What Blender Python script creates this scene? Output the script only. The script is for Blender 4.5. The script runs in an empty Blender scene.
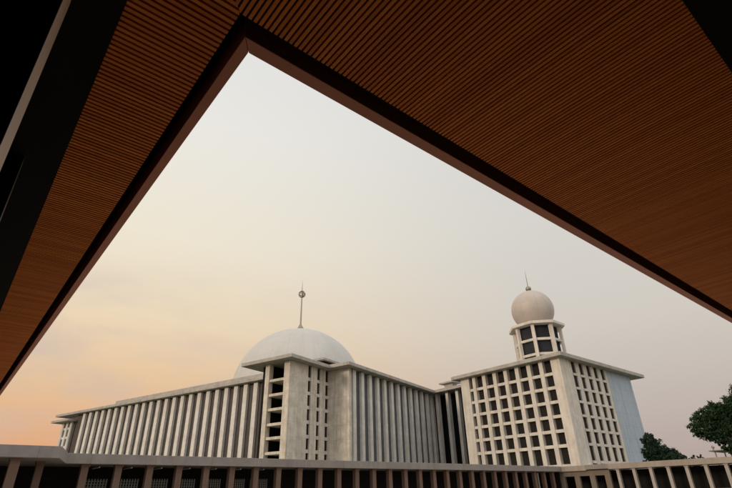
import bpy, bmesh, math, random
from math import sin, cos, radians, pi, sqrt, atan2
from mathutils import Vector, Matrix

scene = bpy.context.scene
# ------------------------------------------------------------------ camera
EYE = 1.7
TH, RO, AZ = radians(27.8), radians(-1.353), radians(40.03)
Fv = Vector((cos(TH)*sin(AZ), cos(TH)*cos(AZ), sin(TH)))
Rv = Vector((cos(AZ), -sin(AZ), 0))
Uv = Rv.cross(Fv)
R2 = Rv*cos(RO) + Uv*sin(RO)
U2 = -Rv*sin(RO) + Uv*cos(RO)
cam = bpy.data.cameras.new('camera')
cam.sensor_width = 36; cam.lens = 474.6/732*36
cam.clip_start = 0.05; cam.clip_end = 6000
camo = bpy.data.objects.new('camera', cam)
scene.collection.objects.link(camo)
M = Matrix((R2, U2, -Fv)).transposed().to_4x4()
M.translation = Vector((0, 0, EYE))
camo.matrix_world = M
scene.camera = camo

# ------------------------------------------------------------------ sky and sun
SUN_AZ, SUN_EL = radians(-90), radians(14)          # azimuth clockwise from +Y
world = bpy.data.worlds.new('World'); scene.world = world
world.use_nodes = True
wt = world.node_tree; wn = wt.nodes; wl = wt.links; wn.clear()
def N(t, ty, **k):
    n = t.nodes.new(ty)
    for a, b in k.items(): setattr(n, a, b)
    return n
wout = N(wt, 'ShaderNodeOutputWorld')
sky = N(wt, 'ShaderNodeTexSky', sky_type='NISHITA')
sky.sun_disc = False; sky.sun_elevation = SUN_EL; sky.sun_rotation = SUN_AZ
sky.air_density = 2.0; sky.dust_density = 5.0; sky.ozone_density = 1.0
bg1 = N(wt, 'ShaderNodeBackground'); bg1.inputs[1].default_value = 0.05
wl.new(sky.outputs[0], bg1.inputs[0])
tc = N(wt, 'ShaderNodeTexCoord')
sep = N(wt, 'ShaderNodeSeparateXYZ'); wl.new(tc.outputs['Generated'], sep.inputs[0])
def ramp(t, pts, src):
    r = N(t, 'ShaderNodeValToRGB'); e = r.color_ramp.elements
    while len(e) > 1: e.remove(e[0])
    e[0].position = pts[0][0]; e[0].color = (*pts[0][1], 1)
    for p, c in pts[1:]:
        x = e.new(p); x.color = (*c, 1)
    t.links.new(src, r.inputs[0]); return r
def lin(r, g, b):
    f = lambda v: ((v/255+.055)/1.055)**2.4 if v/255 > .04045 else v/255/12.92
    return (f(r), f(g), f(b))
def sE(d): return sin(radians(d))
left = ramp(wt, [(0, lin(216,160,118)), (sE(5), lin(228,172,128)), (sE(11), lin(234,197,155)), (sE(18), lin(238,217,186)),
                 (sE(27), lin(240,231,211)), (sE(40), lin(236,234,227)), (sE(52), lin(228,228,226)), (sE(66), (1.05,1.02,.98)), (1, (1.35,1.3,1.25))], sep.outputs[2])
right = ramp(wt, [(0, lin(176,158,152)), (sE(6), lin(190,177,170)), (sE(16), lin(209,202,193)), (sE(28), lin(215,212,206)),
                  (sE(45), lin(219,218,216)), (sE(54), lin(219,219,218)), (sE(68), (1.0,.98,.96)), (1, (1.35,1.3,1.25))], sep.outputs[2])
# how far round from the glow
hd = N(wt, 'ShaderNodeVectorMath', operation='MULTIPLY'); hd.inputs[1].default_value = (1, 1, 0)
wl.new(tc.outputs['Generated'], hd.inputs[0])
hn = N(wt, 'ShaderNodeVectorMath', operation='NORMALIZE'); wl.new(hd.outputs[0], hn.inputs[0])
dt = N(wt, 'ShaderNodeVectorMath', operation='DOT_PRODUCT')
GA = radians(-12)
dt.inputs[1].default_value = (sin(GA), cos(GA), 0); wl.new(hn.outputs[0], dt.inputs[0])
mr = N(wt, 'ShaderNodeMapRange', interpolation_type='SMOOTHSTEP')
mr.inputs[1].default_value = 0.2; mr.inputs[2].default_value = 1.0
wl.new(dt.outputs['Value'], mr.inputs[0])
mixs = N(wt, 'ShaderNodeMix', data_type='RGBA')
wl.new(mr.outputs[0], mixs.inputs['Factor']); wl.new(right.outputs[0], mixs.inputs['A']); wl.new(left.outputs[0], mixs.inputs['B'])
# faint smudges of cloud low in the glow
mp = N(wt, 'ShaderNodeMapping'); mp.inputs['Scale'].default_value = (2.6, 2.6, 8.0); mp.inputs['Location'].default_value = (3.1, .4, .55)
wl.new(tc.outputs['Generated'], mp.inputs[0])
cn = N(wt, 'ShaderNodeTexNoise'); cn.inputs['Scale'].default_value = 1.5; cn.inputs['Detail'].default_value = 4; cn.inputs['Roughness'].default_value = .5
wl.new(mp.outputs[0], cn.inputs['Vector'])
cr = N(wt, 'ShaderNodeMapRange'); cr.inputs[1].default_value = .45; cr.inputs[2].default_value = .75; cr.inputs[4].default_value = .75
wl.new(cn.outputs[0], cr.inputs[0])
low = N(wt, 'ShaderNodeMapRange', interpolation_type='SMOOTHSTEP'); low.inputs[1].default_value = sE(27); low.inputs[2].default_value = sE(15)
wl.new(sep.outputs[2], low.inputs[0])
mm = N(wt, 'ShaderNodeMath', operation='MULTIPLY'); wl.new(cr.outputs[0], mm.inputs[0]); wl.new(low.outputs[0], mm.inputs[1])
mr2 = N(wt, 'ShaderNodeMapRange', interpolation_type='SMOOTHSTEP'); mr2.inputs[1].default_value = .66; mr2.inputs[2].default_value = .95
wl.new(dt.outputs['Value'], mr2.inputs[0])
mm2 = N(wt, 'ShaderNodeMath', operation='MULTIPLY'); wl.new(mm.outputs[0], mm2.inputs[0]); wl.new(mr2.outputs[0], mm2.inputs[1])
mixc = N(wt, 'ShaderNodeMix', data_type='RGBA')
wl.new(mm2.outputs[0], mixc.inputs['Factor']); wl.new(mixs.outputs['Result'], mixc.inputs['A']); mixc.inputs['B'].default_value = (*lin(198,186,182), 1)
bg2 = N(wt, 'ShaderNodeBackground'); bg2.inputs[1].default_value = 1.04
wl.new(mixc.outputs['Result'], bg2.inputs[0])
bk = N(wt, 'ShaderNodeMapRange'); bk.inputs[1].default_value = 0.0; bk.inputs[2].default_value = -.7; bk.inputs[3].default_value = 1.04; bk.inputs[4].default_value = 1.75  # unseen sky behind the camera brightened, added fill for walls facing it
wl.new(dt.outputs['Value'], bk.inputs[0]); wl.new(bk.outputs[0], bg2.inputs[1])
ms = N(wt, 'ShaderNodeMixShader'); ms.inputs[0].default_value = .94
wl.new(bg1.outputs[0], ms.inputs[1]); wl.new(bg2.outputs[0], ms.inputs[2]); wl.new(ms.outputs[0], wout.inputs[0])

sun = bpy.data.lights.new('sun', 'SUN'); sun.energy = 1.5; sun.angle = radians(12); sun.color = (1, .80, .62)
suno = bpy.data.objects.new('sun', sun); scene.collection.objects.link(suno)
sd = Vector((sin(SUN_AZ)*cos(SUN_EL), cos(SUN_AZ)*cos(SUN_EL), sin(SUN_EL)))
suno.rotation_euler = sd.to_track_quat('Z', 'Y').to_euler(); suno.location = (-60, 40, 60)

scene.view_settings.view_transform = 'Standard'; scene.view_settings.look = 'None'
scene.view_settings.exposure = 0; scene.view_settings.gamma = 1
scene.view_settings.use_curve_mapping = False
scene.render.engine = 'CYCLES'

# ------------------------------------------------------------------ materials
MATS = {}
def new_mat(name):
    m = bpy.data.materials.new(name); m.use_nodes = True
    MATS[name] = m
    return m, m.node_tree, m.node_tree.nodes['Principled BSDF']
def concrete(name, col, dark=.55, mott=.5, streak=.6, joint=None, rough=.85, tint=(.36,.30,.24), bump=.25):
    """weathered cast concrete: mottling, rain streaks, faint formwork joints"""
    m, t, p = new_mat(name); L = t.links
    tx = N(t, 'ShaderNodeTexCoord')
    n1 = N(t, 'ShaderNodeTexNoise'); n1.inputs['Scale'].default_value = .4; n1.inputs['Detail'].default_value = 8; n1.inputs['Roughness'].default_value = .62
    L.new(tx.outputs['Object'], n1.inputs['Vector'])
    n2 = N(t, 'ShaderNodeTexNoise'); n2.inputs['Scale'].default_value = 2.6; n2.inputs['Detail'].default_value = 6; n2.inputs['Roughness'].default_value = .7
    L.new(tx.outputs['Object'], n2.inputs['Vector'])
    mp = N(t, 'ShaderNodeMapping'); mp.inputs['Scale'].default_value = (1.1, 1.1, .055); L.new(tx.outputs['Object'], mp.inputs[0])
    n3 = N(t, 'ShaderNodeTexNoise'); n3.inputs['Scale'].default_value = 1.0; n3.inputs['Detail'].default_value = 7; n3.inputs['Roughness'].default_value = .65
    L.new(mp.outputs[0], n3.inputs['Vector'])
    r1 = N(t, 'ShaderNodeMapRange'); r1.inputs[1].default_value = .38; r1.inputs[2].default_value = .68; r1.inputs[4].default_value = mott; L.new(n1.outputs[0], r1.inputs[0])
    r2 = N(t, 'ShaderNodeMapRange'); r2.inputs[1].default_value = .42; r2.inputs[2].default_value = .7; r2.inputs[4].default_value = mott*.5; L.new(n2.outputs[0], r2.inputs[0])
    r3 = N(t, 'ShaderNodeMapRange'); r3.inputs[1].default_value = .5; r3.inputs[2].default_value = .72; r3.inputs[4].default_value = streak; L.new(n3.outputs[0], r3.inputs[0])
    c = N(t, 'ShaderNodeMix', data_type='RGBA'); c.inputs['A'].default_value = (*col, 1); c.inputs['B'].default_value = (col[0]*dark*1.05, col[1]*dark, col[2]*dark*.95, 1)
    L.new(r1.outputs[0], c.inputs['Factor'])
    c2 = N(t, 'ShaderNodeMix', data_type='RGBA'); L.new(c.outputs['Result'], c2.inputs['A']); c2.inputs['B'].default_value = (tint[0]*col[0]*1.6, tint[1]*col[1]*1.6, tint[2]*col[2]*1.6, 1)
    L.new(r2.outputs[0], c2.inputs['Factor'])
    c3 = N(t, 'ShaderNodeMix', data_type='RGBA'); L.new(c2.outputs['Result'], c3.inputs['A']); c3.inputs['B'].default_value = (col[0]*.42, col[1]*.4, col[2]*.38, 1)
    L.new(r3.outputs[0], c3.inputs['Factor'])
    last = c3.outputs['Result']
    if joint:
        sp = N(t, 'ShaderNodeSeparateXYZ'); L.new(tx.outputs['Object'], sp.inputs[0])
        ad = N(t, 'ShaderNodeMath', operation='ADD'); L.new(sp.outputs[0], ad.inputs[0]); L.new(sp.outputs[1], ad.inputs[1])
        masks = []
        for src, per in ((ad.outputs[0], joint[0]), (sp.outputs[2], joint[1])):
            pp = N(t, 'ShaderNodeMath', operation='PINGPONG'); pp.inputs[1].default_value = per/2; L.new(src, pp.inputs[0])
            lt = N(t, 'ShaderNodeMath', operation='LESS_THAN'); lt.inputs[1].default_value = .035; L.new(pp.outputs[0], lt.inputs[0]); masks.append(lt)
        mx = N(t, 'ShaderNodeMath', operation='MAXIMUM'); L.new(masks[0].outputs[0], mx.inputs[0]); L.new(masks[1].outputs[0], mx.inputs[1])
        sc = N(t, 'ShaderNodeMath', operation='MULTIPLY'); sc.inputs[1].default_value = .4; L.new(mx.outputs[0], sc.inputs[0])
        c4 = N(t, 'ShaderNodeMix', data_type='RGBA'); L.new(last, c4.inputs['A']); c4.inputs['B'].default_value = (col[0]*.35, col[1]*.33, col[2]*.32, 1)
        L.new(sc.outputs[0], c4.inputs['Factor']); last = c4.outputs['Result']
    L.new(last, p.inputs['Base Color']); p.inputs['Roughness'].default_value = rough
    b = N(t, 'ShaderNodeBump'); b.inputs['Strength'].default_value = bump; b.inputs['Distance'].default_value = .05
    L.new(n2.outputs[0], b.inputs['Height']); L.new(b.outputs[0], p.inputs['Normal'])
    return m
def plain(name, col, rough=.6, metal=0, noise=.25, scale=3, spec=.5):
    m, t, p = new_mat(name); L = t.links
    tx = N(t, 'ShaderNodeTexCoord'); n = N(t, 'ShaderNodeTexNoise'); n.inputs['Scale'].default_value = scale; n.inputs['Detail'].default_value = 5
    L.new(tx.outputs['Object'], n.inputs['Vector'])
    c = N(t, 'ShaderNodeMix', data_type='RGBA'); c.inputs['A'].default_value = (*[v*(1-noise) for v in col], 1); c.inputs['B'].default_value = (*[v*(1+noise) for v in col], 1)
    L.new(n.outputs[0], c.inputs['Factor']); L.new(c.outputs['Result'], p.inputs['Base Color'])
    p.inputs['Roughness'].default_value = rough; p.inputs['Metallic'].default_value = metal; p.inputs['Specular IOR Level'].default_value = spec
    return m
concrete('wall_concrete', (.68,.635,.56), joint=(3.1,3.8), streak=.7, mott=.75)
concrete('annex_concrete', (.66,.62,.56), joint=None, streak=.5, mott=.45)
concrete('fin_concrete', (.70,.68,.65), streak=.6, mott=.5)
concrete('slab_concrete', (.44,.42,.39), streak=.35, mott=.7)
concrete('blue_render', (.40,.47,.56), joint=(2.6,3.7), streak=.5, mott=.4, dark=.75)
concrete('fascia_concrete', (.225,.212,.20), streak=.3, mott=.5, joint=(6.5, 50))
concrete('fascia_tan', (.29,.255,.215), streak=.3, mott=.5)
concrete('corner_render', (.16,.13,.10), streak=.4, mott=.4)
concrete('column_render', (.135,.085,.062), streak=.45, mott=.4)
concrete('column_pale', (.34,.31,.28), streak=.4, mott=.4)
concrete('paving', (.74,.64,.54), streak=0, mott=.5, joint=(1.2, 50))
concrete('gallery_floor', (.26,.18,.12), streak=0, mott=.4, rough=.5)
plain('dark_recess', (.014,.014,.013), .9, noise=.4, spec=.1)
plain('bronze_grille', (.050,.040,.034), .6, noise=.5, scale=.6)
plain('grey_grille', (.075,.080,.090), .6, noise=.4, scale=.6)
plain('dark_glass', (.016,.013,.011), .6, noise=.7, scale=.25, spec=.15)
plain('blue_glass', (.020,.021,.027), .6, noise=.6, scale=.25, spec=.2)
plain('brown_paint', (.52,.20,.115), .55, noise=.18, scale=1.5, spec=.3)
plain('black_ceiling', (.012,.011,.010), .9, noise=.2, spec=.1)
plain('backing', (.075,.035,.018), .9, noise=.2, spec=.1)
plain('pale_lit_side', (.55,.42,.32), .6, noise=.2)  # daylight on the pillar side, put into the colour
plain('steel', (.28,.25,.20), .4, .6, noise=.2)
plain('screen', (.12,.125,.11), .7, noise=.3)
plain('tube', (.5,.49,.45), .5, noise=.1)
plain('bark', (.09,.07,.05), .95, noise=.4, scale=4)
# dome cladding: grid of panels in meridians and rings
def dome_mat(name, col, radius, nm, nr):
    m, t, p = new_mat(name); L = t.links
    tx = N(t, 'ShaderNodeTexCoord'); sp = N(t, 'ShaderNodeSeparateXYZ'); L.new(tx.outputs['Object'], sp.inputs[0])
    at = N(t, 'ShaderNodeMath', operation='ARCTAN2'); L.new(sp.outputs[1], at.inputs[0]); L.new(sp.outputs[0], at.inputs[1])
    ms_ = []
    pp = N(t, 'ShaderNodeMath', operation='PINGPONG'); pp.inputs[1].default_value = pi/nm; L.new(at.outputs[0], pp.inputs[0])
    lt = N(t, 'ShaderNodeMath', operation='LESS_THAN'); lt.inputs[1].default_value = .09/radius; L.new(pp.outputs[0], lt.inputs[0]); ms_.append(lt)
    dv = N(t, 'ShaderNodeMath', operation='DIVIDE'); dv.inputs[1].default_value = radius*1.001; L.new(sp.outputs[2], dv.inputs[0])
    asn = N(t, 'ShaderNodeMath', operation='ARCSINE'); L.new(dv.outputs[0], asn.inputs[0])
    pq = N(t, 'ShaderNodeMath', operation='PINGPONG'); pq.inputs[1].default_value = pi/4/nr; L.new(asn.outputs[0], pq.inputs[0])
    lq = N(t, 'ShaderNodeMath', operation='LESS_THAN'); lq.inputs[1].default_value = .06/radius; L.new(pq.outputs[0], lq.inputs[0]); ms_.append(lq)
    mx = N(t, 'ShaderNodeMath', operation='MAXIMUM'); L.new(ms_[0].outputs[0], mx.inputs[0]); L.new(ms_[1].outputs[0], mx.inputs[1])
    sc = N(t, 'ShaderNodeMath', operation='MULTIPLY'); sc.inputs[1].default_value = .18; L.new(mx.outputs[0], sc.inputs[0])
    n = N(t, 'ShaderNodeTexNoise'); n.inputs['Scale'].default_value = 2.2/radius; n.inputs['Detail'].default_value = 8; n.inputs['Roughness'].default_value = .65
    L.new(tx.outputs['Object'], n.inputs['Vector'])
    c = N(t, 'ShaderNodeMix', data_type='RGBA'); c.inputs['A'].default_value = (*[v*.78 for v in col], 1); c.inputs['B'].default_value = (*[v*1.15 for v in col], 1)
    L.new(n.outputs[0], c.inputs['Factor'])
    cb = N(t, 'ShaderNodeCombineXYZ'); L.new(at.outputs[0], cb.inputs[0]); L.new(asn.outputs[0], cb.inputs[1])
    mpd = N(t, 'ShaderNodeMapping'); mpd.inputs['Scale'].default_value = (14, 1.6, 1); L.new(cb.outputs[0], mpd.inputs[0])
    ns = N(t, 'ShaderNodeTexNoise'); ns.inputs['Scale'].default_value = 1.0; ns.inputs['Detail'].default_value = 7; ns.inputs['Roughness'].default_value = .65; L.new(mpd.outputs[0], ns.inputs['Vector'])
    rs = N(t, 'ShaderNodeMapRange'); rs.inputs[1].default_value = .5; rs.inputs[2].default_value = .75; rs.inputs[4].default_value = .2; L.new(ns.outputs[0], rs.inputs[0])
    cg = N(t, 'ShaderNodeMix', data_type='RGBA'); L.new(c.outputs['Result'], cg.inputs['A']); cg.inputs['B'].default_value = (col[0]*.5, col[1]*.49, col[2]*.47, 1); L.new(rs.outputs[0], cg.inputs['Factor'])
    c2 = N(t, 'ShaderNodeMix', data_type='RGBA'); L.new(cg.outputs['Result'], c2.inputs['A']); c2.inputs['B'].default_value = (*[v*.4 for v in col], 1)
    L.new(sc.outputs[0], c2.inputs['Factor']); L.new(c2.outputs['Result'], p.inputs['Base Color'])
    p.inputs['Roughness'].default_value = .5
    return m
dome_mat('dome_tile', (.50,.49,.465), 25.5, 24, 8)
dome_mat('small_dome_tile', (.46,.41,.37), 7, 8, 1)
# timber battens: each batten a slightly different tone
def batten_mat(name, axis):
    m, t, p = new_mat(name); L = t.links
    tx = N(t, 'ShaderNodeTexCoord'); sp = N(t, 'ShaderNodeSeparateXYZ'); L.new(tx.outputs['Object'], sp.inputs[0])
    dv = N(t, 'ShaderNodeMath', operation='DIVIDE'); dv.inputs[1].default_value = (PITCH, PL)[axis]; L.new(sp.outputs[axis], dv.inputs[0])
    fl = N(t, 'ShaderNodeMath', operation='FLOOR'); L.new(dv.outputs[0], fl.inputs[0])
    wn_ = N(t, 'ShaderNodeTexWhiteNoise', noise_dimensions='1D'); L.new(fl.outputs[0], wn_.inputs['W'])
    mp = N(t, 'ShaderNodeMapping'); mp.inputs['Scale'].default_value = ((1, 14, 14) if axis == 1 else (14, 1, 14)); L.new(tx.outputs['Object'], mp.inputs[0])
    n = N(t, 'ShaderNodeTexNoise'); n.inputs['Scale'].default_value = 1.6; n.inputs['Detail'].default_value = 6; L.new(mp.outputs[0], n.inputs['Vector'])
    ad = N(t, 'ShaderNodeMath', operation='ADD'); L.new(wn_.outputs[0], ad.inputs[0]); L.new(n.outputs[0], ad.inputs[1])
    r = ramp(t, [(0, (.44,.125,.020)), (.35, (.60,.175,.028)), (.65, (.70,.225,.038)), (1, (.82,.30,.06))], N(t, 'ShaderNodeMath', operation='MULTIPLY').outputs[0])
    mu = r.inputs[0].links[0].from_node; mu.inputs[1].default_value = .5; L.new(ad.outputs[0], mu.inputs[0])
    L.new(r.outputs[0], p.inputs['Base Color']); p.inputs['Roughness'].default_value = .6; p.inputs['Specular IOR Level'].default_value = .12
    return m
PITCH = 0.0467; PL = 0.0555
batten_mat('timber_right', 0); batten_mat('timber_left', 1)
def leaf_mat(name, a, b):
    m, t, p = new_mat(name); L = t.links
    g = N(t, 'ShaderNodeNewGeometry')
    r = ramp(t, [(0, a), (1, b)], g.outputs['Random Per Island'])
    L.new(r.outputs[0], p.inputs['Base Color']); p.inputs['Roughness'].default_value = .85; p.inputs['Specular IOR Level'].default_value = .15
    return m
leaf_mat('leaf', (.008,.020,.010), (.030,.062,.024))
leaf_mat('leaf_dark', (.007,.018,.012), (.022,.046,.026))

# ------------------------------------------------------------------ helpers
C = scene.collection
class MB:
    def __init__(s): s.v = []; s.f = []
    def box(s, x0, x1, y0, y1, z0, z1):
        i = len(s.v)
        s.v += [(x0,y0,z0),(x1,y0,z0),(x1,y1,z0),(x0,y1,z0),(x0,y0,z1),(x1,y0,z1),(x1,y1,z1),(x0,y1,z1)]
        s.f += [tuple(i+k for k in q) for q in ((0,3,2,1),(4,5,6,7),(0,1,5,4),(1,2,6,5),(2,3,7,6),(3,0,4,7))]
        return s
    def prism(s, pts, z0, z1):
        """closed polygon (counter-clockwise in plan) extruded upward"""
        i = len(s.v); n = len(pts)
        s.v += [(x,y,z0) for x,y in pts] + [(x,y,z1) for x,y in pts]
        s.f.append(tuple(i+k for k in reversed(range(n)))); s.f.append(tuple(i+n+k for k in range(n)))
        for k in range(n):
            s.f.append((i+k, i+(k+1)%n, i+n+(k+1)%n, i+n+k))
        return s
    def tube(s, p, q, r0, r1=None, n=10):
        r1 = r0 if r1 is None else r1
        p = Vector(p); q = Vector(q); d = (q-p).normalized()
        a = d.orthogonal().normalized(); b = d.cross(a); i = len(s.v)
        for c, r in ((p, r0), (q, r1)):
            for k in range(n):
                w = c + r*(cos(2*pi*k/n)*a + sin(2*pi*k/n)*b); s.v.append(tuple(w))
        for k in range(n): s.f.append((i+k, i+(k+1)%n, i+n+(k+1)%n, i+n+k))
        s.f.append(tuple(i+k for k in reversed(range(n)))); s.f.append(tuple(i+n+k for k in range(n)))
        return s
    def lathe(s, prof, n=48, cx=0, cy=0):
        i = len(s.v)
        for r, z in prof:
            for k in range(n):
                s.v.append((cx+r*cos(2*pi*k/n), cy+r*sin(2*pi*k/n), z))
        for j in range(len(prof)-1):
            for k in range(n):
                a = i+j*n+k; b = i+j*n+(k+1)%n
                s.f.append((a, b, b+n, a+n))
        return s
    def build(s, name, mat, parent=None, smooth=False, off=(0,0,0), bevel=0, loc=None):
        me = bpy.data.meshes.new(name)
        me.from_pydata([(v[0]-off[0], v[1]-off[1], v[2]-off[2]) for v in s.v], [], s.f)
        me.materials.append(MATS[mat]); me.update()
        if smooth:
            for p in me.polygons: p.use_smooth = True
        o = bpy.data.objects.new(name, me); C.objects.link(o)
        if parent: o.parent = parent
        if loc: o.location = loc
        if bevel:
            b = o.modifiers.new('bevel', 'BEVEL'); b.width = bevel; b.segments = 2; b.limit_method = 'ANGLE'
        return o
def tag(o, label=None, cat=None, group=None, kind=None):
    if label: o['label'] = label
    if cat: o['category'] = cat
    if group: o['group'] = group
    if kind: o['kind'] = kind
    return o
def empty(name, loc, rz=0):
    o = bpy.data.objects.new(name, None); C.objects.link(o); o.location = loc; o.rotation_euler = (0,0,rz)
    o.empty_display_size = .5
    return o
def box(*a): return MB().box(*a)

# ------------------------------------------------------------------ ground
g = MB(); g.prism([(-3000,-3000),(3000,-3000),(3000,3000),(-3000,3000)], -1, -.15)
plain('earth', (.12,.13,.08), .95, noise=.4, scale=.02)
tag(g.build('ground', 'earth'), kind='structure')
tag(box(1.0, 101.2, 3.0, 58.8, -.5, 0).build('courtyard', 'paving'), kind='structure')

# ------------------------------------------------------------------ prayer hall
Z = EYE                                     # heights below are measured from the eye, h + Z = metres above ground
PH = radians(17.5)
HC = (150.0, 150.0)                         # base point in the hall's own axes (x across, y along the long side)
def hall_world(x, y): return (cos(PH)*x - sin(PH)*y, sin(PH)*x + cos(PH)*y)
hall = empty('prayer_hall', (*hall_world(*HC), 0), PH)
tag(hall, 'large concrete mosque hall with tall fins and a white dome topped by a spire', 'building')
def H(mb, name, mat, parent=hall, **k): return mb.build(name, mat, parent, off=(HC[0], HC[1], 0), **k)
TOP = 34+Z; HX, HY = 117.0, 90.5
# recessed walls
H(box(113.5, 170, 99, 221.8, 0, TOP-1.1), 'wall', 'bronze_grille')
H(box(116.55, 171.0, 81.15, 98.9, 0, TOP-1.1), 'recessed_wall', 'grey_grille')
# long side fins
protoL = None
for k in range(25):
    y = 106.1 + 4.54*k
    if y > 221: break
    if protoL is None:
        f = H(box(112.5, 113.5, y-.88, y+.88, 0, TOP-1.15), 'fin', 'fin_concrete', bevel=.06); protoL = (f, y)
    else:
        f = protoL[0].copy(); C.objects.link(f); f.parent = hall; f.location = (0, y-protoL[1], 0)
# short side fins
protoR = None
for k in range(12):
    x = 118.1 + 4.4*k
    if protoR is None:
        f = H(box(x-.72, x+.72, 80.2, 81.15, 0, TOP-1.15), 'fin', 'fin_concrete', bevel=.06); protoR = (f, x)
    else:
        f = protoR[0].copy(); C.objects.link(f); f.parent = hall; f.location = (x-protoR[1], 0, 0)
H(box(115.3, 116.5, 80.3, 88.9, 0, TOP-1.05), 'side_wall', 'wall_concrete')      # blank return beside the stair tower
H(box(169.6, 171.5, 80.0, 84, 0, TOP-1.1), 'corner_pier', 'fin_concrete')
# stair tower at the corner
tw = MB()
tw.box(97.8, 99.6, 87.7, 89.7, 0, TOP-1.05)          # corner pier, left face
tw.box(97.8, 99.4, 95.2, 96.7, 0, TOP-1.05)
tw.box(99.6, 105.7, 87.7, 88.9, 0, TOP-1.05)         # blank front panel
tw.box(106.95+.1, 109.85, 87.7, 88.9, 0, TOP-1.05)
tw.box(111.25, 113.75, 87.7, 88.9, 0, TOP-1.05)
H(tw, 'stair_tower', 'wall_concrete')
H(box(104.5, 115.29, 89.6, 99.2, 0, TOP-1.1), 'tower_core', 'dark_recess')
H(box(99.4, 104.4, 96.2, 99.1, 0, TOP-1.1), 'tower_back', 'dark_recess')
bars = [28.3, 24.4, 20.6, 16.8, 13.4, 9.8, 6.2]
for b in bars:
    H(box(98.1, 104.3, 89.72, 95.18, b-.35+Z, b+.35+Z), 'landing', 'wall_concrete', bevel=.04)
for x0, x1 in ((105.72, 107.03), (109.87, 111.23), (113.77, 115.28)):
    for b in [29.2, 25.3, 21.5, 17.7, 14.0, 10.4, 6.8]:
        H(box(x0, x1, 87.85, 88.11, b-.45+Z, b+.45+Z), 'sill', 'wall_concrete')
    H(box(x0, x1, 88.12, 88.16, 0, TOP-1.2), 'pane', 'dark_glass')
# roof: stepped outline with overhanging edge
roofpts = [(95.3,85.1),(112,85.1),(112,78),(173,78),(173,236),(111,236),(111,104),(95.3,104)]
H(MB().prism(roofpts, TOP-1.0, TOP), 'roof_slab', 'slab_concrete', bevel=.08)
H(box(112.3, 165, 106, 193, TOP+.003, TOP+1.4), 'upper_roof', 'slab_concrete', bevel=.1)
H(box(HX-2.6, HX+2.6, HY-1.6, HY+1.6, TOP+.003, TOP+2.2), 'roof_hatch', 'dark_recess')
H(box(HX-4.2, HX+4.2, HY-2.6, HY+2.6, TOP+2.203, TOP+2.8), 'hatch_roof', 'slab_concrete')
# far end bay, roof a step lower
H(box(113.2, 150, 221.9, 231.5, 0, TOP-3.8), 'end_wall', 'bronze_grille')
H(box(109.6, 152, 221.85, 235.5, TOP-3.7, TOP-2.8), 'end_roof', 'slab_concrete', bevel=.06)
H(box(116, 150, 221.9, 232, TOP-2.79, TOP-1.01), 'end_wall', 'fin_concrete')
for y in (224.2, 227.4, 230.6):
    H(box(112.6, 113.18, y-.8, y+.8, 0, TOP-3.75), 'rib', 'fin_concrete')
for q in range(8):
    H(box(112.8, 113.17, 225.02, 229.78, 3+q*3.7, 3.9+q*3.7), 'crossbar', 'fin_concrete')
# dome
DR = 25.0; DX, DY, DZ = 144.0, 124.5, 35.0+Z; DV = .985
prof = [(DR*cos(a), DV*DR*sin(a)) for a in [radians(90*i/40) for i in range(40)]] + [(.02, DR*DV)]
d = MB().lathe(prof, 96).build('dome', 'dome_tile', hall, smooth=True, loc=(DX-HC[0], DY-HC[1], DZ))
H(MB().lathe([(DR+.6, TOP+.2), (DR+.6, DZ+.6), (DR+.05, DZ+.6)], 96, DX, DY), 'dome_ring', 'slab_concrete', smooth=False)
sp_z = DZ+DR*DV
m = MB().lathe([(3.6, sp_z-.35), (3.4, sp_z+.2), (1.6, sp_z+.8), (.8, sp_z+2.0), (.34, sp_z+3), (.24, sp_z+15), (.14, sp_z+19), (.02, sp_z+22.5)], 16, DX, DY)
spire = H(m, 'spire', 'steel', smooth=True)
# open ball made of rings round a crescent and star
def ring(mb, c, R, r, ax, a0=0, a1=2*pi, n=28, taper=False):
    ax = Vector(ax).normalized(); u = ax.orthogonal().normalized(); w = ax.cross(u)
    P = [Vector(c) + R*(cos(a0+(a1-a0)*i/n)*u + sin(a0+(a1-a0)*i/n)*w) for i in range(n+1)]
    for i in range(n):
        k0 = sin(pi*i/n) if taper else 1; k1 = sin(pi*(i+1)/n) if taper else 1
        mb.tube(P[i], P[i+1], max(r*k0, .02), max(r*k1, .02), 6)
bc = Vector((DX, DY, sp_z+16.2)); m = MB()
for a in range(4): ring(m, bc, 1.4, .14, (cos(a*pi/4), sin(a*pi/4), 0))
ring(m, bc, 1.4, .14, (0,0,1))
ring(m, bc, .9, .36, (cos(-1.2), sin(-1.2), 0), .6, 5.2, taper=True)
H(m, 'finial', 'steel', parent=spire)

# ------------------------------------------------------------------ link block between hall and entrance building
link = empty('link_block', (150, 116, 0))
tag(link, 'dark recessed link block with grey upright fins between the hall and the gridded building', 'building')
def K(mb, name, mat, parent=link, **k): return mb.build(name, mat, parent, off=(150,116,0), **k)
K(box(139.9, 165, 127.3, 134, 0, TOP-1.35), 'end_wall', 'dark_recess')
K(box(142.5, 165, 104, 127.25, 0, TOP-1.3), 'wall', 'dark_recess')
K(box(136, 165.5, 102.5, 128.9, TOP-1.15, TOP-.1), 'roof_slab', 'slab_concrete', bevel=.06)
K(box(137.8, 143.2, 116.6, 123.4, TOP+1.9, TOP+2.4), 'roof_plate', 'slab_concrete')
K(box(139.3, 141.8, 118, 122, TOP-.098, TOP+1.9), 'roof_stub', 'slab_concrete')
for i, y in enumerate((125.6, 120.4, 115.6, 110.6, 106.4)):
    K(box(138.2, 139.8, y-.62, y+.62, 0, TOP-1.2), 'fin', 'fin_concrete', bevel=.06)

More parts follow.
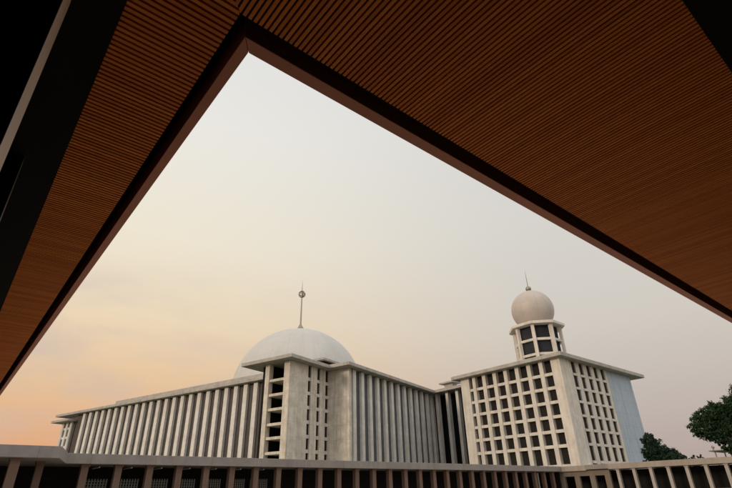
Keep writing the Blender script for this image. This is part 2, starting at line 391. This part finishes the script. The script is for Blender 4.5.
# ------------------------------------------------------------------ entrance building with small dome
ann = empty('entrance_building', (150, 88, 0))
tag(ann, 'concrete block with a grid of square windows and small round dome on a drum', 'building')
def E(mb, name, mat, parent=ann, **k): return mb.build(name, mat, parent, off=(150,88,0), **k)
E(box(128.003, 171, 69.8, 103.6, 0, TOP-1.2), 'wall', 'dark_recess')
E(MB().prism([(124.6,66.0),(177.5,66.0),(177.5,106),(124.6,106)], TOP-1.1, TOP), 'roof_slab', 'slab_concrete', bevel=.08)
# left face: piers and bars
ys = [98.2, 94.2, 90.1, 86.0, 81.9, 77.85, 73.8]
pw = .63
fr = MB()
for y in ys: fr.box(126.5, 128.0, y-pw, y+pw, 0, TOP-1.12)
fr.box(126.5, 128.8, 67.8, 70.55, 0, TOP-1.12)
fr.box(126.5, 128.8, 100.2, 103.6, 0, TOP-1.12)
E(fr, 'pier_grid', 'annex_concrete')
rows = [28.9, 25.1, 21.35, 17.6, 13.9, 10.2]
edges = [100.2+pw] + ys + [70.55-pw]
for i in range(len(edges)-1):
    y1 = edges[i]-pw; y0 = edges[i+1]+pw
    if i == 0: y1 = 100.2
    for j, b in enumerate(rows+[5.4]):
        E(box(126.75, 128.0, y0+.002, y1-.002, b-.40+Z, b+.40+Z), 'sill', 'annex_concrete')
    tops = [33.0] + [r-.40 for r in rows]; bots = [r+.40 for r in rows] + [5.82]
    for a, b in zip(tops, bots):
        E(box(127.8, 127.95, y0+.004, y1-.004, b+.003+Z, a-.003+Z), 'window', 'dark_glass')
# right face
wx = [133.7, 138.05, 142.4, 146.75, 151.1]; ww = 2.2
rf = MB()
rf.box(128.82, 131.6, 67.8, 69.8, 0, TOP-1.12)
rf.box(131.6, wx[0], 68.3, 69.8, 0, TOP-1.12)
for i, x in enumerate(wx):
    nx = wx[i+1] if i < 4 else 155.0
    rf.box(x+ww, nx, 68.3, 69.8, 0, TOP-1.12)
E(rf, 'wall', 'annex_concrete')
E(box(155.0, 171, 68.25, 69.8, 0, TOP-1.12), 'blue_panel', 'blue_render')['label'] = 'smooth blue grey end wall'
E(box(169.8, 171.01, 69.81, 103.6, 0, TOP-1.12), 'end_wall', 'blue_render')
rr = [29.2, 25.3, 21.6, 17.9, 14.2, 10.6, 6.3]
for x in wx:
    for b in rr:
        E(box(x-.12, x+ww+.12, 68.05, 69.2, b-.33+Z, b+.33+Z), 'sill', 'annex_concrete')
    tops = [33.0] + [r-.33 for r in rr[:-1]]
    for a, b in zip(tops, rr):
        E(box(x+.004, x+ww-.004, 68.65, 68.7, b+.333+Z, a-.003+Z), 'window', 'dark_glass')
E(box(128.82, 172, 66.6, 68.0, 4.6+Z, 5.5+Z), 'ledge', 'annex_concrete')
# drum
cx, cy = 148.0, 85.3
def octa(r, rot=pi/8): return [(cx+r*cos(rot+2*pi*k/8), cy+r*sin(rot+2*pi*k/8)) for k in range(8)]
DT = 50.0+Z
E(MB().prism(octa(6.6), TOP, DT-1.0), 'drum', 'blue_glass')
cm = MB(); oc = octa(7.6)
for k in range(8):
    x, y = oc[k]; a = pi/8+2*pi*k/8
    pts = [(x+.75*cos(a+q), y+.75*sin(a+q)) for q in (pi/4, 3*pi/4, 5*pi/4, 7*pi/4)]
    E(MB().prism(pts, TOP, DT-.9), 'column', 'annex_concrete')
for hz, t_ in ((44.2, .38), (39.3, .38), (35.1, .4)):
    mm_ = MB(); o1 = octa(7.75); o2 = octa(6.9); i = 0
    for k in range(8):
        a, b = o1[k], o1[(k+1)%8]; c, e = o2[(k+1)%8], o2[k]
        mm_.prism([a, e, c, b][::-1], hz-t_+Z, hz+t_+Z)
    E(mm_, 'ring_beam', 'annex_concrete')
E(MB().prism(octa(9.4), DT-.9, DT), 'drum_cap', 'annex_concrete', bevel=.05)
SR = 7.2; SZ = DT+6.3
pr = [(SR*cos(a), SR*sin(a)) for a in [radians(-58+148*i/40) for i in range(40)]] + [(.02, SR)]
MB().lathe(pr, 64).build('dome', 'small_dome_tile', ann, smooth=True, loc=(cx-150, cy-88, SZ))
fz = SZ+SR
E(MB().lathe([(.9, fz-.1), (.55, fz+.25)] + [(1.0*cos(radians(a)), fz+1.1+1.0*sin(radians(a))) for a in range(-60, 80, 15)] + [(.16, fz+2.1), (.1, fz+6), (.02, fz+8.6)], 16, cx, cy), 'finial', 'steel', smooth=True)

# ------------------------------------------------------------------ arcades across the courtyard
def arcade_col(parent, off, x0, x1, y0, y1, z1, mat):
    m = MB(); m.box(x0, x1, y0, y1, 0, z1); m.box(x0-.08, x1+.08, y0-.08, y1+.08, z1-.22, z1-.003); m.box(x0-.1, x1+.1, y0-.1, y1+.1, .003, .3)
    return m.build('column', mat, parent, off=off)
FB, FT = 3.34+Z, 4.3+Z
fa = empty('far_arcade', (55, 62, 0))
fa.name = 'arcade'
tag(fa, 'long low arcade with rust brown columns under a grey roof edge, across the courtyard', 'arcade')
o_ = (55,62,0)
MB().prism([(-20,52),(8.15,52),(10.0,59.3),(102,59.3),(102,66),(-20,66)], FB, FT).build('roof', 'fascia_concrete', fa, off=o_, bevel=.03)
box(-20, 102, 65.2, 65.6, 0, FB-.003).build('back_wall', 'dark_recess', fa, off=o_)
box(-20, 102, 59.5, 65.2, -.3, .12).build('floor', 'gallery_floor', fa, off=o_)
box(-20, 8.2, 52.2, 59.5, -.3, .12).build('floor', 'gallery_floor', fa, off=o_)
k = 0; x = 11.95
while x < 101:
    arcade_col(fa, o_, x-.34, x+.34, 59.95, 60.65, FB-.002, 'column_render'); x += 3.25
arcade_col(fa, o_, 7.2, 7.8, 56.6, 57.2, FB-.002, 'column_render')
for x in (5.1, 1.85, -1.4):
    arcade_col(fa, o_, x-.36, x+.36, 52.6, 53.3, FB-.002, 'column_pale' if x > 9 else 'column_render')
for i in range(9):   # pierced screens at the left bays
    x0 = 12.3 + 3.25*i; m = MB()
    if i > 6: break
    for q in range(9): m.box(x0+.12+q*.29, x0+.24+q*.29, 62.3, 62.4, .12, 3.75)
    for q in range(12): m.box(x0+.1, x0+2.6, 62.41, 62.47, .5+q*.27, .60+q*.27)
    m.build('screen', 'screen', fa, off=o_)
    MB().tube((x0+1.2, 60.9, FB-.22), (x0+1.2, 63.9, FB-.22), .07).build('tube_light', 'tube', fa, off=o_)

ra = empty('arcade', (105, 30, 0))
tag(ra, 'low arcade with pale slim columns and tan roof edge below the trees on the right', 'arcade')
o2_ = (105,30,0)
box(102.003, 108.5, -20, 49.3, FB, FT).build('roof', 'fascia_tan', ra, off=o2_, bevel=.03)
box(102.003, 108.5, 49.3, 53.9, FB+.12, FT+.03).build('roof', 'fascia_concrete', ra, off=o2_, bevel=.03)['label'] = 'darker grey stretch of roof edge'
box(102.003, 108.5, 53.9, 66, FB-.05, FT-.02).build('roof', 'fascia_tan', ra, off=o2_, bevel=.03)
box(107.9, 108.3, -20, 65, 0, FB-.06).build('back_wall', 'dark_recess', ra, off=o2_)
box(102.3, 107.9, -20, 65, -.3, .12).build('floor', 'gallery_floor', ra, off=o2_)
y = 47.75
while y > -19:
    arcade_col(ra, o2_, 102.4, 103.1, y-.27, y+.27, FB-.002, 'column_pale'); y -= 3.05
box(102.5, 102.9, -20, 47.4, 1.05, 1.35).build('rail', 'column_pale', ra, off=o2_)
m = MB()
m.box(102.6, 103.2, 49.5, 60.2, 2.35+Z, FB-.055)
for a in (49.5, 52.6, 55.9, 59.2): m.box(102.6, 103.2, a, a+1.1, 0, 2.349+Z)
m.build('corner_wall', 'corner_render', ra, off=o2_)
box(102.3, 102.5, 60.203, 65.1, 0, FB-.055).build('end_panel', 'dark_recess', ra, off=o2_)

# ------------------------------------------------------------------ gallery overhead, where the photograph was taken
gal = empty('gallery_roof', (3, 1.5, 0))
tag(gal, 'dark gallery roof overhead with orange brown timber batten ceiling and brown edge beam', 'roof')
go = (3, 1.5, 0)
def G(mb, name, mat, parent=gal, **k): return mb.build(name, mat, parent, off=go, **k)
SF = 3.35+Z                                            # underside level
xs, xb, xw, xd = 1.068, .971, .846, .13                # sky edge, beam edge, timber edge, dark edge (left run)
ysk, ybm, yw, yd = 2.772, 2.640, 2.470, .235           # same for the right run
LEN_X, LEN_Y = 46.0, 44.0
def slant(mb, pts, z0, z1): mb.prism(pts, z0, z1)
m = MB(); slant(m, [(xb,ybm),(xs,ysk),(xs,LEN_Y),(xb,LEN_Y)][::1], SF, SF+.28); G(m, 'edge_beam', 'brown_paint', bevel=.006)
m = MB(); slant(m, [(xb+.004,ybm),(LEN_X,ybm),(LEN_X,ysk),(xs+.004,ysk)], SF, SF+.28); G(m, 'edge_beam', 'brown_paint', bevel=.006)
# roof slab above, outer face just behind the beam
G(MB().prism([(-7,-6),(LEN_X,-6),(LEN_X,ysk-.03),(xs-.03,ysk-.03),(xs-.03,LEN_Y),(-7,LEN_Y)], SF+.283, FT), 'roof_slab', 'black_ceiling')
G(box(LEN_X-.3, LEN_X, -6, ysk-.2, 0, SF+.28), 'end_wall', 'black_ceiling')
# battens, right run: laid along Y, mitred at the corner
m = MB(); x = xd+.001
HW = .0146
while x < LEN_X-.4:
    def far(xx): return yw if xx >= xw else yw-(xw-xx)
    i = len(m.v); a, b = x-HW, x+HW
    P = [(a, yd), (b, yd), (b, far(b)), (a, far(a))]
    m.prism(P, SF+.002, SF+.026)
    x += PITCH
s1 = G(m, 'timber_ceiling', 'timber_right')
m = MB(); y = yd+.02
y = yw-(xw-xd)
while y < LEN_Y-.3:
    a, b = y-.0165, y+.0165
    def rt(yy): return xw if yy >= yw else xw-(yw-yy)
    if rt(a) > xd+.01: m.prism([(xd, a), (rt(a), a), (rt(b), b), (xd, b)], SF+.002, SF+.026)
    y += PL
s2 = G(m, 'timber_ceiling', 'timber_left')
G(MB().prism([(xd,yd),(LEN_X-.3,yd),(LEN_X-.3,yw),(xw,yw),(xw,LEN_Y),(xd,LEN_Y)], SF+.045, SF+.06), 'backing_board', 'backing')
# trims at the edge of the timber
G(box(xw, LEN_X-.3, yw+.001, yw+.012, SF+.002, SF+.044), 'shadow_trim', 'black_ceiling')
# plain dark ceiling beyond the timber
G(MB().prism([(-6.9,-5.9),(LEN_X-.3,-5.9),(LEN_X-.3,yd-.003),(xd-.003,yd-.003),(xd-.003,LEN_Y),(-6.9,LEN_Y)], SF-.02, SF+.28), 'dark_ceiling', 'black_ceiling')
G(box(-7, LEN_X, -6.3, -6.0, 0, SF+.28), 'back_wall', 'black_ceiling')  # unseen wall behind the camera, added to darken the gallery
G(box(-7.3, -7.0, -6.3, LEN_Y, 0, SF+.28), 'back_wall', 'black_ceiling')  # likewise out of view, added to keep light out
G(MB().prism([(-7,-6),(LEN_X,-6),(LEN_X,3.0),(1.0,3.0),(1.0,LEN_Y),(-7,LEN_Y)], -.3, .05), 'floor', 'gallery_floor')
# square pillars on the left, near daylit sides painted pale, shaded fronts black
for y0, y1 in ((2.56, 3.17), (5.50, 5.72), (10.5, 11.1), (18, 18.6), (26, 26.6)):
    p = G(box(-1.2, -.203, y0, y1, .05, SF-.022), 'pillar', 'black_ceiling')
    if y0 < 8: G(box(-.201, -.199, y0+.002, y1, .05, SF-.022), 'lit_side', 'pale_lit_side' if y0 < 4 else 'steel', parent=p)
# ------------------------------------------------------------------ trees
def tree(name, loc, blobs, label, trunk_h, n, leaf=.45, mat='leaf', seed=1, group=None):
    rnd = random.Random(seed)
    root = empty(name, (loc[0], loc[1], -.15)); tag(root, label, 'tree', group)
    t = MB()
    t.tube((0,0,0), (.15,.1,trunk_h*.55), .42, .30, 10); t.tube((.15,.1,trunk_h*.55), (.1,0,trunk_h), .30, .22, 10)
    for (bx, by, bz, br) in blobs:
        t.tube((.12,.05,trunk_h*.8), (bx*.6, by*.6, trunk_h+(bz-trunk_h)*.6), .18, .10, 7)
        t.tube((bx*.6, by*.6, trunk_h+(bz-trunk_h)*.6), (bx, by, bz), .10, .04, 6)
    t.build('trunk', 'bark', root)
    v = []; f = []
    tot = sum(b[3]**2 for b in blobs)
    for (bx, by, bz, br) in blobs:
        nc = max(6, int(n*br**2/tot/38))
        for c in range(nc):
            u = rnd.uniform(-1,1); a = rnd.uniform(0,2*pi); s = sqrt(1-u*u); rr_ = br*rnd.uniform(.5,1.08)
            c0 = Vector((bx+rr_*s*cos(a), by+rr_*s*sin(a), bz+rr_*u*.8)); cr_ = rnd.uniform(.35,.85)*br*.36
            for q in range(38):
                dd = Vector((rnd.gauss(0,1), rnd.gauss(0,1), rnd.gauss(0,.7))).normalized()*cr_*rnd.uniform(.3,1.1)
                p = c0+dd; nrm = (dd.normalized()+Vector((rnd.uniform(-.7,.7), rnd.uniform(-.7,.7), rnd.uniform(-.2,.9)))).normalized()
                e1 = nrm.orthogonal().normalized(); e2 = nrm.cross(e1); w = leaf*rnd.uniform(.55,1.2)
                ang = rnd.uniform(0,pi); g1 = e1*cos(ang)+e2*sin(ang); g2 = nrm.cross(g1)
                i = len(v)
                v += [tuple(p-g1*w*.5), tuple(p+g2*w*.28), tuple(p+g1*w*.5), tuple(p-g2*w*.28)]
                f.append((i,i+1,i+2,i+3))
    me = bpy.data.meshes.new('crown'); me.from_pydata(v, [], f); me.materials.append(MATS[mat]); me.update()
    o = bpy.data.objects.new('crown', me); C.objects.link(o); o.parent = root
    return root
# big rain tree at the right edge
tree('rain_tree', (132, 30.5), [(-1.2,8.9,13.6,2.9),(-.5,6.8,15.4,3.0),(.5,3.9,16.6,3.3),(0,.8,17.2,3.6),(0,-2.5,18.8,4.2),(1,-7,18.8,4.4),(0,7.0,12.0,2.5),(1,3.6,12.6,3.2),(1,-1.0,13.2,3.6),(1,-6,13,4.2),(0,3.4,10.2,2.2),(0,1.0,10.0,2.8),(0,-3,9.8,3.4),(1,6.0,9.8,1.6),(1,4.6,8.4,1.7),(0,1.5,8.4,2.2),(0,-2,8,2.6)],
     'broad dark green tree with rounded crown at the right, behind the pale arcade', 8, 90000, .5, 'leaf', 3)
tree('garden_tree', (130, 48.9), [(0,2.2,11.6,2.1),(0,2.6,9.2,2.2),(0,1.2,8.8,2.6),(0,-.8,8.0,2.3),(0,-2.6,7.2,2.0),(0,-4.0,6.6,1.5),(0,3.4,7.2,1.6),(1,0,6.4,3)],
     'smaller dark bushy tree against the blue grey end wall, between building and large tree', 6, 26000, .45, 'leaf_dark', 8)
tree('shrub_tree', (140, 46.0), [(0,0,8.0,1.1),(0,-1.3,7.7,.9),(0,1.3,7.5,.8),(0,0,6.6,1.6)],
     'little distant treetop just above the roof edge, between the two bigger trees', 6, 2600, .32, 'leaf_dark', 12)
# thin flat pavilion roof with a knob, far behind the right arcade
pv = empty('pavilion', (150, 42, 0)); tag(pv, 'distant flat pavilion roof with a small knob on top, low behind the large tree', 'pavilion')
box(146, 156, 30, 44.6, 9.2, 9.42).build('roof', 'fascia_concrete', pv, off=(150,42,0))
MB().lathe([(.25,9.45),(.12,9.9),(.34,10.1),(.34,10.35),(.05,10.7)], 12, 148, 44.0).build('knob', 'steel', pv, off=(150,42,0))
for x in (147,154):
    for y in (32, 43.6): box(x-.12, x+.12, y-.12, y+.12, 0, 9.2).build('post', 'slab_concrete', pv, off=(150,42,0))
